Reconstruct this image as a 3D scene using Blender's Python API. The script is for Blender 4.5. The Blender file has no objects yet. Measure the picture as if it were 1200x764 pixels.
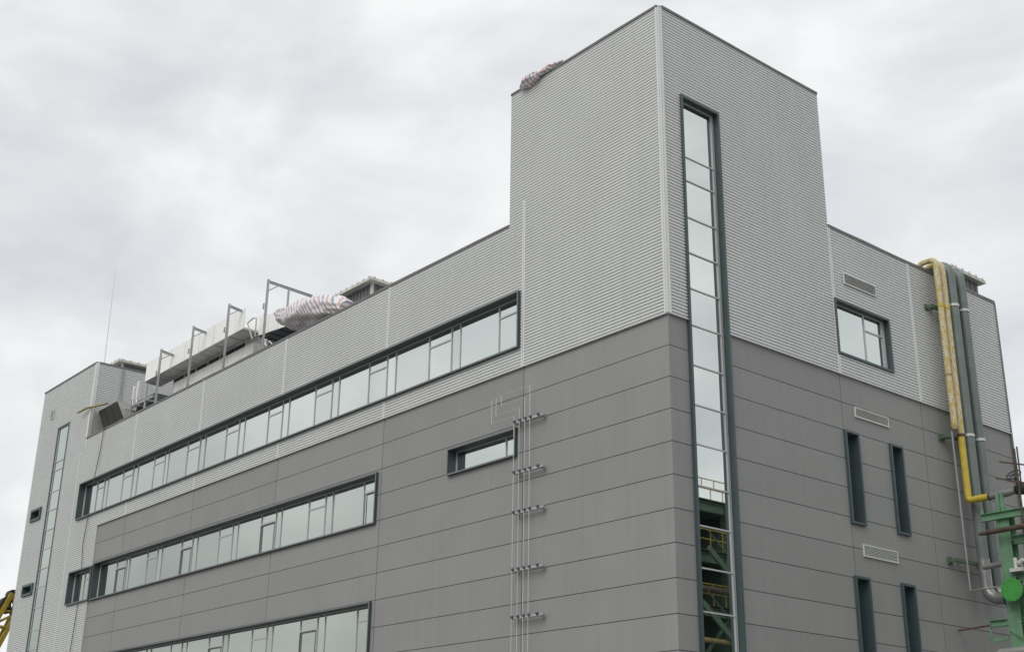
import bpy, math, random
from mathutils import Vector, Matrix, noise
random.seed(11)
R = math.radians
S = bpy.context.scene
col = S.collection
GZ = -15.9                                   # ground level; z = 0 is the top of the smooth grey panels

# ------------------------------------------------------------------ camera, sky, sun, exposure
cam_d = bpy.data.cameras.new('camera')
cam = bpy.data.objects.new('camera', cam_d); col.objects.link(cam)
yaw, pitch, roll = R(50.308), R(20.852), R(0.825)
F = Vector((-math.sin(yaw)*math.cos(pitch), math.cos(yaw)*math.cos(pitch), math.sin(pitch)))
R0 = Vector((math.cos(yaw), math.sin(yaw), 0)); U0 = R0.cross(F)
RX = R0*math.cos(roll) + U0*math.sin(roll); UY = -R0*math.sin(roll) + U0*math.cos(roll)
M = Matrix((RX, UY, -F)).transposed().to_4x4()
M.translation = Vector((24.634, -26.625, -14.175))
cam.matrix_world = M
cam_d.sensor_width = 36; cam_d.sensor_fit = 'HORIZONTAL'
cam_d.lens = 1483.18/1200*36
cam_d.clip_end = 5000
S.camera = cam

TO_SUN = Vector((0.19, -0.68, 0.70)).normalized()
sun_el = math.asin(TO_SUN.z); sun_az = math.atan2(TO_SUN.x, TO_SUN.y)
W = bpy.data.worlds.new('World'); S.world = W; W.use_nodes = True
nt = W.node_tree; nt.nodes.clear()
N = nt.nodes.new; LK = nt.links.new
wo = N('ShaderNodeOutputWorld'); bg = N('ShaderNodeBackground'); bg.inputs['Strength'].default_value = 0.1
sk = N('ShaderNodeTexSky'); sk.sky_type = 'NISHITA'; sk.sun_disc = False
sk.sun_elevation = sun_el; sk.sun_rotation = sun_az
tc = N('ShaderNodeTexCoord')
mp = N('ShaderNodeMapping'); mp.inputs['Scale'].default_value = (1.3, 1.3, 3.2); mp.inputs['Rotation'].default_value = (0.35, 0.25, 0.9)
mp2 = N('ShaderNodeMapping'); mp2.inputs['Scale'].default_value = (2.4, 5.0, 6.0); mp2.inputs['Rotation'].default_value = (0.5, -0.35, 0.5)
n1 = N('ShaderNodeTexNoise'); n1.inputs['Scale'].default_value = 2.2; n1.inputs['Detail'].default_value = 8; n1.inputs['Roughness'].default_value = 0.55; n1.inputs['Distortion'].default_value = 0.5
n2 = N('ShaderNodeTexNoise'); n2.inputs['Scale'].default_value = 2.0; n2.inputs['Detail'].default_value = 7; n2.inputs['Roughness'].default_value = 0.5; n2.inputs['Distortion'].default_value = 0.35
LK(tc.outputs['Generated'], mp.inputs[0]); LK(mp.outputs[0], n1.inputs['Vector'])
LK(tc.outputs['Generated'], mp2.inputs[0]); LK(mp2.outputs[0], n2.inputs['Vector'])
ma = N('ShaderNodeMath'); ma.operation = 'MULTIPLY'; ma.inputs[1].default_value = 0.62; LK(n1.outputs['Fac'], ma.inputs[0])
mb = N('ShaderNodeMath'); mb.operation = 'MULTIPLY_ADD'; mb.inputs[1].default_value = 0.38; LK(n2.outputs['Fac'], mb.inputs[0]); LK(ma.outputs[0], mb.inputs[2])
cr = N('ShaderNodeValToRGB')
e = cr.color_ramp.elements
e[0].position = 0.38; e[0].color = (7.0, 7.25, 7.55, 1)
e[1].position = 0.61; e[1].color = (9.75, 9.8, 9.85, 1)
x = e.new(0.5); x.color = (8.3, 8.45, 8.6, 1)
LK(mb.outputs[0], cr.inputs[0])
mix = N('ShaderNodeMix'); mix.data_type = 'RGBA'; mix.inputs['Factor'].default_value = 0.95
LK(sk.outputs[0], mix.inputs['A']); LK(cr.outputs[0], mix.inputs['B'])
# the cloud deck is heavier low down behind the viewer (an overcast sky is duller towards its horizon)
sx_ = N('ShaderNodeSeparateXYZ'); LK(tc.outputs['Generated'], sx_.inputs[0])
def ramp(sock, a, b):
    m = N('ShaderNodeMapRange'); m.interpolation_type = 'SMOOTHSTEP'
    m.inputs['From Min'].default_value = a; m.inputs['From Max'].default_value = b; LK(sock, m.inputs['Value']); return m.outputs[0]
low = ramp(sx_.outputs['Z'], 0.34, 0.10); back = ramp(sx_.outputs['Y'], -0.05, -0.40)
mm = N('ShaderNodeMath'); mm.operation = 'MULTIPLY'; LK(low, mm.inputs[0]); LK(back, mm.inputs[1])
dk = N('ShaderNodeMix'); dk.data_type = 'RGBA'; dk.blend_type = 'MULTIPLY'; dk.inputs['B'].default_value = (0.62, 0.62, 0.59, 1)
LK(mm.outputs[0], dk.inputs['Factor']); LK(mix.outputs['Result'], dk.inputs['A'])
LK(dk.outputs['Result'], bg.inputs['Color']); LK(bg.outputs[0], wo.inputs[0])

sd = bpy.data.lights.new('sun', 'SUN'); sd.energy = 1.5; sd.angle = R(40); sd.color = (1, 0.97, 0.93)
so = bpy.data.objects.new('sun', sd); col.objects.link(so)
so.rotation_euler = (-TO_SUN).to_track_quat('-Z', 'Y').to_euler()
vs = S.view_settings
vs.view_transform = 'Standard'; vs.look = 'None'; vs.gamma = 1; vs.exposure = 0.0; vs.use_curve_mapping = False

# ------------------------------------------------------------------ materials
def mat(name, base, rough=0.6, metal=0.0, var=0.06, scale=2.0, bump=0.0, bscale=60.0, spec=0.5, tone=False, streak=0.0):
    m = bpy.data.materials.new(name); m.use_nodes = True
    t = m.node_tree; b = t.nodes['Principled BSDF']
    b.inputs['Roughness'].default_value = rough; b.inputs['Metallic'].default_value = metal
    b.inputs['Specular IOR Level'].default_value = spec
    c = t.nodes.new('ShaderNodeTexCoord')
    n = t.nodes.new('ShaderNodeTexNoise'); n.inputs['Scale'].default_value = scale; n.inputs['Detail'].default_value = 6
    t.links.new(c.outputs['Object'], n.inputs['Vector'])
    mr = t.nodes.new('ShaderNodeMapRange'); mr.inputs['From Min'].default_value = 0.3; mr.inputs['From Max'].default_value = 0.7
    mr.inputs['To Min'].default_value = 1-var; mr.inputs['To Max'].default_value = 1+var
    t.links.new(n.outputs['Fac'], mr.inputs['Value'])
    val = mr.outputs[0]
    if streak:
        mpp = t.nodes.new('ShaderNodeMapping'); mpp.inputs['Scale'].default_value = (3.0, 3.0, 0.12)
        t.links.new(c.outputs['Object'], mpp.inputs[0])
        n3 = t.nodes.new('ShaderNodeTexNoise'); n3.inputs['Scale'].default_value = 1.5; n3.inputs['Detail'].default_value = 5
        t.links.new(mpp.outputs[0], n3.inputs['Vector'])
        m3 = t.nodes.new('ShaderNodeMapRange'); m3.inputs['From Min'].default_value = 0.3; m3.inputs['From Max'].default_value = 0.7
        m3.inputs['To Min'].default_value = 1-streak; m3.inputs['To Max'].default_value = 1+streak
        t.links.new(n3.outputs['Fac'], m3.inputs['Value'])
        mu = t.nodes.new('ShaderNodeMath'); mu.operation = 'MULTIPLY'
        t.links.new(val, mu.inputs[0]); t.links.new(m3.outputs[0], mu.inputs[1]); val = mu.outputs[0]
    if tone:
        a = t.nodes.new('ShaderNodeAttribute'); a.attribute_name = 'tone'
        mu = t.nodes.new('ShaderNodeMath'); mu.operation = 'MULTIPLY'
        t.links.new(val, mu.inputs[0]); t.links.new(a.outputs['Fac'], mu.inputs[1]); val = mu.outputs[0]
    vm = t.nodes.new('ShaderNodeVectorMath'); vm.operation = 'SCALE'; vm.inputs[0].default_value = base
    t.links.new(val, vm.inputs['Scale']); t.links.new(vm.outputs[0], b.inputs['Base Color'])
    if bump:
        nb = t.nodes.new('ShaderNodeTexNoise'); nb.inputs['Scale'].default_value = bscale; nb.inputs['Detail'].default_value = 3
        t.links.new(c.outputs['Object'], nb.inputs['Vector'])
        bp = t.nodes.new('ShaderNodeBump'); bp.inputs['Strength'].default_value = bump; bp.inputs['Distance'].default_value = 0.02
        t.links.new(nb.outputs['Fac'], bp.inputs['Height']); t.links.new(bp.outputs[0], b.inputs['Normal'])
    return m

def glass(name, refl, behind, fac, lines=False):
    m = bpy.data.materials.new(name); m.use_nodes = True
    t = m.node_tree; t.nodes.clear()
    o = t.nodes.new('ShaderNodeOutputMaterial'); mx = t.nodes.new('ShaderNodeMixShader'); mx.inputs[0].default_value = fac
    d = t.nodes.new('ShaderNodeBsdfDiffuse'); g = t.nodes.new('ShaderNodeBsdfGlossy')
    g.inputs['Color'].default_value = (*refl, 1); g.inputs['Roughness'].default_value = 0.015
    d.inputs['Color'].default_value = (*behind, 1)
    if lines:
        c = t.nodes.new('ShaderNodeTexCoord'); w = t.nodes.new('ShaderNodeTexWave'); w.bands_direction = 'Y'; w.inputs['Scale'].default_value = 2.4
        w.inputs['Distortion'].default_value = 0.4
        t.links.new(c.outputs['Object'], w.inputs['Vector'])
        r = t.nodes.new('ShaderNodeMix'); r.data_type = 'RGBA'
        r.inputs['A'].default_value = (*[v*0.35 for v in behind], 1); r.inputs['B'].default_value = (*behind, 1)
        t.links.new(w.outputs['Fac'], r.inputs['Factor']); t.links.new(r.outputs['Result'], d.inputs['Color'])
    t.links.new(d.outputs[0], mx.inputs[1]); t.links.new(g.outputs[0], mx.inputs[2]); t.links.new(mx.outputs[0], o.inputs[0])
    return m

def stripes(name, period, slant, warp=0.3):
    m = bpy.data.materials.new(name); m.use_nodes = True
    t = m.node_tree; b = t.nodes['Principled BSDF']; b.inputs['Roughness'].default_value = 0.55
    c = t.nodes.new('ShaderNodeTexCoord'); sp = t.nodes.new('ShaderNodeSeparateXYZ')
    nz = t.nodes.new('ShaderNodeTexNoise'); nz.inputs['Scale'].default_value = 1.6
    t.links.new(c.outputs['Object'], nz.inputs['Vector'])
    t.links.new(c.outputs['Object'], sp.inputs[0])
    a = t.nodes.new('ShaderNodeMath'); a.operation = 'MULTIPLY_ADD'; a.inputs[1].default_value = slant
    t.links.new(sp.outputs['Z'], a.inputs[0]); t.links.new(sp.outputs['X'], a.inputs[2])
    a2 = t.nodes.new('ShaderNodeMath'); a2.operation = 'MULTIPLY_ADD'; a2.inputs[1].default_value = period*warp
    t.links.new(nz.outputs['Fac'], a2.inputs[0]); t.links.new(a.outputs[0], a2.inputs[2])
    dv = t.nodes.new('ShaderNodeMath'); dv.operation = 'DIVIDE'; dv.inputs[1].default_value = period; t.links.new(a2.outputs[0], dv.inputs[0])
    fr = t.nodes.new('ShaderNodeMath'); fr.operation = 'FRACT'; t.links.new(dv.outputs[0], fr.inputs[0])
    r = t.nodes.new('ShaderNodeValToRGB'); r.color_ramp.interpolation = 'EASE'
    el = r.color_ramp.elements
    wh = (0.74, 0.72, 0.74, 1); rd = (0.58, 0.38, 0.36, 1); bl = (0.33, 0.34, 0.39, 1)
    el[0].position = 0; el[0].color = wh; el[1].position = 1; el[1].color = wh
    for p, cc in ((0.08, wh), (0.16, rd), (0.28, rd), (0.36, wh), (0.56, wh), (0.64, bl), (0.75, bl), (0.83, wh)):
        q = el.new(p); q.color = cc
    t.links.new(fr.outputs[0], r.inputs[0]); t.links.new(r.outputs[0], b.inputs['Base Color'])
    nb = t.nodes.new('ShaderNodeTexNoise'); nb.inputs['Scale'].default_value = 2.2; nb.inputs['Detail'].default_value = 3
    t.links.new(c.outputs['Object'], nb.inputs['Vector'])
    bp = t.nodes.new('ShaderNodeBump'); bp.inputs['Strength'].default_value = 0.5; bp.inputs['Distance'].default_value = 0.12
    t.links.new(nb.outputs['Fac'], bp.inputs['Height']); t.links.new(bp.outputs[0], b.inputs['Normal'])
    return m

def lagging(name):                                       # yellow pipe wrapped with flaking white film
    m = mat(name, (0.50, 0.36, 0.07), 0.6, 0, 0.12, 3, 0.4, 25)
    t = m.node_tree; b = t.nodes['Principled BSDF']
    c = t.nodes.new('ShaderNodeTexCoord'); mpp = t.nodes.new('ShaderNodeMapping'); mpp.inputs['Scale'].default_value = (9, 9, 3.2)
    n = t.nodes.new('ShaderNodeTexNoise'); n.inputs['Scale'].default_value = 1.4; n.inputs['Detail'].default_value = 8; n.inputs['Roughness'].default_value = 0.7
    t.links.new(c.outputs['Object'], mpp.inputs[0]); t.links.new(mpp.outputs[0], n.inputs['Vector'])
    r = t.nodes.new('ShaderNodeValToRGB'); r.color_ramp.elements[0].position = 0.43; r.color_ramp.elements[1].position = 0.56
    t.links.new(n.outputs['Fac'], r.inputs[0])
    old = b.inputs['Base Color'].links[0].from_socket
    mx = t.nodes.new('ShaderNodeMix'); mx.data_type = 'RGBA'; mx.inputs['B'].default_value = (0.58, 0.54, 0.43, 1)
    t.links.new(r.outputs[0], mx.inputs['Factor']); t.links.new(old, mx.inputs['A'])
    t.links.new(mx.outputs['Result'], b.inputs['Base Color'])
    return m

MT = dict(
    rib=mat('silver_ribbed_sheet', (0.635, 0.65, 0.635), 0.42, 0.1, 0.03, 0.35, streak=0.02),
    trim=mat('silver_trim', (0.68, 0.69, 0.67), 0.4, 0.15, 0.03, 1.0),
    panel=mat('grey_panel', (0.268, 0.272, 0.263), 0.62, 0.0, 0.035, 0.6, 0.25, 45, 0.35, tone=True, streak=0.03),
    groove=mat('dark_joint', (0.07, 0.07, 0.068), 0.8),
    coping=mat('coping_grey', (0.16, 0.165, 0.16), 0.5, 0.2, 0.12, 1.5),
    frame=mat('green_grey_frame', (0.060, 0.085, 0.091), 0.42, 0.1, 0.08, 1.0),
    lip=mat('grey_frame_lip', (0.165, 0.175, 0.17), 0.45, 0.1, 0.06, 1.0),
    dullgreen=mat('dull_green_steel', (0.075, 0.135, 0.085), 0.6, 0, 0.2, 3, streak=0.1),
    mull=mat('grey_mullion', (0.54, 0.55, 0.55), 0.45, 0.2, 0.05, 1.0),
    darkm=mat('dark_sash', (0.11, 0.115, 0.12), 0.45),
    vent=mat('vent_louvre', (0.60, 0.61, 0.59), 0.5, 0.1),
    ventback=mat('vent_shade', (0.40, 0.41, 0.40), 0.7),
    bracket=mat('bracket_green', (0.075, 0.125, 0.075), 0.6, 0, 0.2, 4),
    dark=mat('dark_void', (0.02, 0.02, 0.021), 0.8),
    wall=mat('inner_wall', (0.30, 0.30, 0.29), 0.8, 0, 0.1, 1),
    roof=mat('roof_membrane', (0.42, 0.42, 0.41), 0.85, 0, 0.15, 0.6),
    white=mat('white_sheet', (0.88, 0.88, 0.86), 0.5, 0, 0.03, 1.2, streak=0.04),
    render=mat('white_render', (0.74, 0.74, 0.72), 0.8, 0, 0.1, 1.2, streak=0.1),
    hutwall=mat('grey_hut_sheet', (0.16, 0.165, 0.165), 0.6, 0.2, 0.1, 2),
    hutroof=mat('pale_eaves', (0.62, 0.62, 0.56), 0.6, 0, 0.08, 2),
    galv=mat('galvanised_steel', (0.42, 0.44, 0.44), 0.5, 0.25, 0.12, 3),
    soffit=mat('grey_soffit', (0.55, 0.55, 0.53), 0.7, 0.1, 0.12, 1.5),
    equip=mat('equipment_grey', (0.30, 0.31, 0.30), 0.6, 0.1, 0.12, 1.5),
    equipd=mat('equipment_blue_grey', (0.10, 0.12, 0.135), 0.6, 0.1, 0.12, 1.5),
    hood=mat('hood_sheet', (0.30, 0.29, 0.27), 0.6, 0.2, 0.15, 2),
    hoodd=mat('hood_mesh', (0.022, 0.02, 0.019), 0.75, 0.1, 0.2, 3),
    pole=mat('ochre_pole', (0.30, 0.24, 0.10), 0.7, 0, 0.2, 4),
    rod=mat('pale_conduit', (0.60, 0.60, 0.57), 0.4, 0.2),
    cable=mat('black_cable', (0.08, 0.08, 0.08), 0.6),
    yellow=mat('yellow_pipe', (0.52, 0.40, 0.05), 0.5, 0, 0.15, 4, 0.3, 20),
    lag=lagging('flaking_yellow_pipe'),
    pipe=mat('grey_green_pipe', (0.155, 0.185, 0.175), 0.5, 0.1, 0.12, 2.5, streak=0.08),
    pipelow=mat('silver_lagging', (0.30, 0.30, 0.30), 0.4, 0.5, 0.15, 4),
    green=mat('rack_green', (0.135, 0.27, 0.16), 0.55, 0, 0.16, 3, streak=0.08),
    greenb=mat('bright_green', (0.055, 0.30, 0.055), 0.5, 0, 0.1, 6),
    rust=mat('rusty_steel', (0.095, 0.066, 0.05), 0.75, 0.2, 0.3, 5),
    valve=mat('dark_valve', (0.05, 0.055, 0.06), 0.5, 0.4, 0.2, 6),
    blue=mat('blue_grey_flange', (0.05, 0.075, 0.12), 0.5, 0.2, 0.2, 6),
    crane=mat('crane_yellow', (0.42, 0.31, 0.03), 0.45, 0, 0.15, 3),
    craned=mat('crane_dark', (0.035, 0.035, 0.04), 0.6, 0.2, 0.2, 5),
    lattice=mat('pale_lattice', (0.55, 0.50, 0.46), 0.6),
    decking=mat('dark_decking', (0.05, 0.055, 0.05), 0.8, 0, 0.2, 2),
    vessel=mat('dark_green_vessel', (0.045, 0.075, 0.055), 0.5, 0, 0.25, 0.7, streak=0.15),
    ground=mat('yard_concrete', (0.20, 0.195, 0.185), 0.9, 0, 0.2, 0.15, 0.2, 8),
    road=mat('asphalt', (0.055, 0.055, 0.056), 0.9, 0, 0.2, 0.4, 0.3, 30),
    gl=glass('window_glass', (0.80, 0.85, 0.815), (0.03, 0.045, 0.04), 0.86),
    gl2=glass('window_glass_with_blind', (0.80, 0.85, 0.815), (0.13, 0.14, 0.13), 0.76),
    gl3=glass('window_glass_with_slats', (0.78, 0.82, 0.80), (0.20, 0.21, 0.20), 0.78, True),
    gld=glass('dark_glass', (0.55, 0.68, 0.66), (0.01, 0.02, 0.02), 0.6),
    tarp=stripes('striped_tarpaulin', 0.46, 0.55),
    tarp2=stripes('striped_tarpaulin_small', 0.42, 0.5, 1.6),
)

# ------------------------------------------------------------------ mesh builder
WLOC = {}                                    # world place of every object's origin
class MB:
    def __init__(s): s.v = []; s.f = []; s.m = []; s.t = []
    def face(s, pts, mi=0, tone=1.0):
        k = len(s.v); s.v += [tuple(p) for p in pts]; s.f.append(tuple(range(k, k+len(pts)))); s.m.append(mi); s.t.append(tone)
    def hexa(s, p, mi=0):                      # p: 4 bottom, 4 top
        k = len(s.v); s.v += [tuple(q) for q in p]
        for f in ((3,2,1,0),(4,5,6,7),(0,1,5,4),(1,2,6,5),(2,3,7,6),(3,0,4,7)):
            s.f.append(tuple(k+i for i in f)); s.m.append(mi); s.t.append(1.0)
    def box(s, x0, x1, y0, y1, z0, z1, mi=0):
        x0, x1 = min(x0,x1), max(x0,x1); y0, y1 = min(y0,y1), max(y0,y1); z0, z1 = min(z0,z1), max(z0,z1)
        s.hexa([(x0,y0,z0),(x1,y0,z0),(x1,y1,z0),(x0,y1,z0),(x0,y0,z1),(x1,y0,z1),(x1,y1,z1),(x0,y1,z1)], mi)
    def bar(s, a, b, w, h=None, mi=0, up=(0,0,1)):   # rectangular bar between two points
        a, b = Vector(a), Vector(b); d = (b-a).normalized(); u = Vector(up)
        if abs(d.dot(u)) > 0.98: u = Vector((0,1,0))
        sx = d.cross(u).normalized()*w/2; sy = d.cross(sx.normalized()).normalized()*(h or w)/2
        s.hexa([a-sx-sy, a+sx-sy, a+sx+sy, a-sx+sy, b-sx-sy, b+sx-sy, b+sx+sy, b-sx+sy], mi)
    def tube(s, pts, r, n=12, mi=0, caps=True):
        pts = [Vector(p) for p in pts]; rr = r if isinstance(r, (list, tuple)) else [r]*len(pts)
        rings = []; prev = None
        for i, p in enumerate(pts):
            d = (pts[min(i+1, len(pts)-1)]-pts[max(i-1, 0)]).normalized()
            if prev is None:
                u = Vector((0,0,1)) if abs(d.z) < 0.9 else Vector((1,0,0))
                sx = d.cross(u).normalized()
            else:
                sx = (prev - d*prev.dot(d)).normalized()
            prev = sx; sy = d.cross(sx)
            k = len(s.v)
            for j in range(n):
                a = 2*math.pi*j/n; s.v.append(tuple(p + (sx*math.cos(a)+sy*math.sin(a))*rr[i]))
            rings.append(k)
        for a, b in zip(rings, rings[1:]):
            for j in range(n):
                s.f.append((a+j, a+(j+1)%n, b+(j+1)%n, b+j)); s.m.append(mi); s.t.append(1.0)
        if caps:
            s.f.append(tuple(rings[0]+j for j in range(n))[::-1]); s.m.append(mi); s.t.append(1.0)
            s.f.append(tuple(rings[-1]+j for j in range(n))); s.m.append(mi); s.t.append(1.0)
    def ibeam(s, a, b, w, h, mi=0, up=(0,0,1)):
        a, b = Vector(a), Vector(b); d = (b-a).normalized(); u = Vector(up)
        if abs(d.dot(u)) > 0.98: u = Vector((0,1,0))
        sx = d.cross(u).normalized(); sy = sx.cross(d).normalized(); t = 0.022
        for c in (1, -1):
            o = sy*c*(h/2-t/2); s.bar(a+o, b+o, w, t, mi, up=sy)
        s.bar(a, b, t, h-2*t-0.002, mi, up=sy)
    def build(s, name, mats, parent=None, loc=None, smooth=False):
        me = bpy.data.meshes.new(name); off = Vector(loc) if loc is not None else Vector((0,0,0))
        me.from_pydata([tuple(Vector(v)-off) for v in s.v], [], s.f)
        for m in (mats if isinstance(mats, (list, tuple)) else [mats]): me.materials.append(MT[m])
        me.polygons.foreach_set('material_index', s.m)
        at = me.attributes.new('tone', 'FLOAT', 'FACE'); at.data.foreach_set('value', s.t)
        if smooth: me.polygons.foreach_set('use_smooth', [True]*len(s.f)); 
        me.update()
        if smooth: me.set_sharp_from_angle(angle=R(42))
        o = bpy.data.objects.new(name, me); col.objects.link(o)
        o.location = off - (WLOC.get(parent.name, Vector()) if parent else Vector())
        if parent: o.parent = parent
        WLOC[o.name] = off
        return o

def tag(o, label, cat, group=None):
    o['label'] = label; o['category'] = cat
    if group: o['group'] = group
    return o
def empty(name, loc):
    o = bpy.data.objects.new(name, None); col.objects.link(o); o.location = loc; WLOC[o.name] = Vector(loc); return o
def arc(c, a, b, r, n=8):                       # quarter bend at corner c from direction a to direction b
    c, a, b = Vector(c), Vector(a), Vector(b)
    ctr = c + a*r + b*r
    return [ctr - b*r*math.cos(t) - a*r*math.sin(t) for t in [math.pi/2*i/n for i in range(n+1)]]

# ------------------------------------------------------------------ ground
g = MB(); g.face([(-900,-900,GZ),(900,-900,GZ),(900,900,GZ),(-900,900,GZ)])
o = g.build('ground', 'ground'); o['kind'] = 'structure'
g = MB(); g.face([(-300,-22,GZ+.004),(300,-22,GZ+.004),(300,-10,GZ+.004),(-300,-10,GZ+.004)])
o = g.build('road', 'road'); o['kind'] = 'structure'

# ------------------------------------------------------------------ the building
def mapper(org, d, n):
    org, d, n = Vector(org), Vector(d), Vector(n)
    return lambda u, z, out=0.0: org + d*u + n*out + Vector((0,0,z))
FL = mapper((0,0,0), (-1,0,0), (0,-1,0))        # long facade, u runs away from the corner
FR = mapper((0,0,0), (0,1,0), (1,0,0))          # short facade
FS = mapper((-46.0,0,0), (0,1,0), (1,0,0))      # side of the far stair tower
FTB = mapper((0,8.51,0), (-1,0,0), (0,1,0))     # back of the near tower
FTW = mapper((-7.6,0,0), (0,1,0), (-1,0,0))     # far side of the near tower

def subtract(u0, u1, z0, z1, holes):
    us = sorted({u0, u1} | {min(max(h[i], u0), u1) for h in holes for i in (0, 1)})
    out = []
    for a, b in zip(us, us[1:]):
        if b-a < 1e-6: continue
        m = (a+b)/2
        iv = [(z0, z1)]
        for h in holes:
            if h[0] <= m <= h[1]:
                nv = []
                for p, q in iv:
                    if h[3] <= p or h[2] >= q: nv.append((p, q)); continue
                    if h[2] > p: nv.append((p, h[2]))
                    if h[3] < q: nv.append((h[3], q))
                iv = nv
        for p, q in iv: out.append((a, b, p, q))
    return out
PITCH = 0.111
PROF = ((0.0, 0.060), (0.062, 0.060), (0.074, 0.014), (0.097, 0.014))
def ribs(mb, fm, u0, u1, z0, z1, holes=(), flip=False):
    for a, b, p, q in subtract(u0, u1, z0, z1, holes):
        k0 = math.floor(p/PITCH)-1; pts = []
        k = k0
        while k*PITCH < q+PITCH:
            for dz, out in PROF: pts.append((k*PITCH+dz, out))
            k += 1
        def at(z):
            for (za, oa), (zb, ob) in zip(pts, pts[1:]):
                if za <= z <= zb: return oa+(ob-oa)*(z-za)/(zb-za)
        pr = [(p, at(p))] + [t for t in pts if p < t[0] < q] + [(q, at(q))]
        for (za, oa), (zb, ob) in zip(pr, pr[1:]):
            f = [fm(a, za, oa), fm(b, za, oa), fm(b, zb, ob), fm(a, zb, ob)]
            mb.face(f[::-1] if flip else f)
def panels(mb, fm, us, zs, holes=(), gap=0.011, vgap=0.016, corner=(), seed=1):
    rnd = random.Random(seed)
    for u0, u1 in zip(us, us[1:]):
        for z0, z1 in zip(zs, zs[1:]):
            tone = 1+rnd.uniform(-0.035, 0.035)
            for a, b, p, q in subtract(u0, u1, z0, z1, holes):
                a2 = a+(vgap if a == u0 and a not in corner else 0); b2 = b-(vgap if b == u1 and b not in corner else 0)
                p2 = p+(gap if p == z0 else 0); q2 = q-(gap if q == z1 else 0)
                mb.face([fm(a2,p2), fm(b2,p2), fm(b2,q2), fm(a2,q2)], 0, tone)
                d = -0.03
                if p2 > p: mb.face([fm(a2,p2,d), fm(b2,p2,d), fm(b2,p2), fm(a2,p2)], 0, tone)
                if q2 < q: mb.face([fm(a2,q2), fm(b2,q2), fm(b2,q2,d), fm(a2,q2,d)], 0, tone)
                if a2 > a: mb.face([fm(a2,p2,d), fm(a2,p2), fm(a2,q2), fm(a2,q2,d)], 0, tone)
                if b2 < b: mb.face([fm(b2,p2), fm(b2,p2,d), fm(b2,q2,d), fm(b2,q2)], 0, tone)
def fbox(mb, fm, u0, u1, z0, z1, o0, o1, mi=0):
    mb.hexa([fm(u0,z0,o0), fm(u1,z0,o0), fm(u1,z0,o1), fm(u0,z0,o1), fm(u0,z1,o0), fm(u1,z1,o0), fm(u1,z1,o1), fm(u0,z1,o1)], mi)

building = empty('office_building', (0, 0, GZ))
tag(building, 'large grey factory office block with ribbed silver sheet above smooth grey panels', 'building')
ZP, ZT, ZF = 5.66, 11.12, 10.33                 # main parapet, near tower, far tower
VJ = [6.77, 15.18, 23.32, 31.29, 39.05]         # vertical joints, long facade
RJ = [8.55, 13.42]                              # vertical joints, short facade
UF, VE, UG = 54.2, 19.65, 42.7                 # lengths of both facades, end of grey panels

# windows: (facade, u0, u1, z0, z1)
W1 = (6.92, 45.8, 0.74, 2.86)
W2 = (15.38, 42.36, -4.10, -2.10)
W2b = (42.42, 45.6, -4.06, -2.22)
W3 = (15.38, 42.36, -9.05, -7.03)
W3b = (42.42, 45.6, -9.02, -7.12)
WS = (7.06, 10.87, -3.09, -2.10)
FSTR = (49.05, 50.9, -14.6, 7.3)
FW1 = (51.7, 53.3, 1.77, 2.52); FW2 = (51.2, 52.85, -2.79, -2.11); FV = (52.0, 52.5, 8.2, 8.75)
holesL = [W1, W2, W2b, W3, W3b, WS, FSTR, FW1, FW2]
STR = (0.85, 2.74, -14.4, 8.0)
BW = (8.5, 11.78, 0.74, 2.82)
NW = [(8.50, 9.29, -5.21, -2.0), (11.12, 11.87, -5.19, -1.99), (8.40, 9.21, -10.15, -6.94), (11.02, 11.80, -10.13, -6.88)]
holesR = [STR, BW] + NW

rb = MB()
ribs(rb, FL, 0.0, 7.6, 0.0, ZT, holesL)
ribs(rb, FL, 7.6, UG, 0.0, ZP, holesL)
ribs(rb, FL, UG, 46.0, GZ, ZP, holesL)
ribs(rb, FL, 46.0, UF, GZ, ZF, holesL)
ribs(rb, FR, 0.0, 8.51, 0.0, ZT, holesR, )
ribs(rb, FR, 8.51, VE, 0.0, ZP, holesR)
ribs(rb, FS, 0.0, 10.0, ZP-1.2, ZF)
ribs(rb, FTB, 0.0, 7.6, ZP-1.2, ZT); ribs(rb, FTW, 0.0, 8.51, ZP-1.2, ZT)
rb.build('ribbed_cladding', 'rib', building)

pn = MB(); zs = [GZ] + [float(k) for k in range(-15, 1)]
panels(pn, FL, [0.0]+VJ+[UG], zs, holesL, corner=(0.0,), seed=2)
panels(pn, FR, [0.0]+RJ+[VE], zs, holesR, corner=(0.0,), seed=3)
pn.build('panel_cladding', 'panel', building)
bk = MB()
for fm, u1, H in ((FL, UG, holesL), (FR, VE, holesR)):
    for a, b, p, q in subtract(0.03, u1, GZ, -0.012, H):
        bk.face([fm(a,p,-0.03), fm(b,p,-0.03), fm(b,q,-0.03), fm(a,q,-0.03)])
bk.build('joint_backing', 'groove', building)

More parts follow.
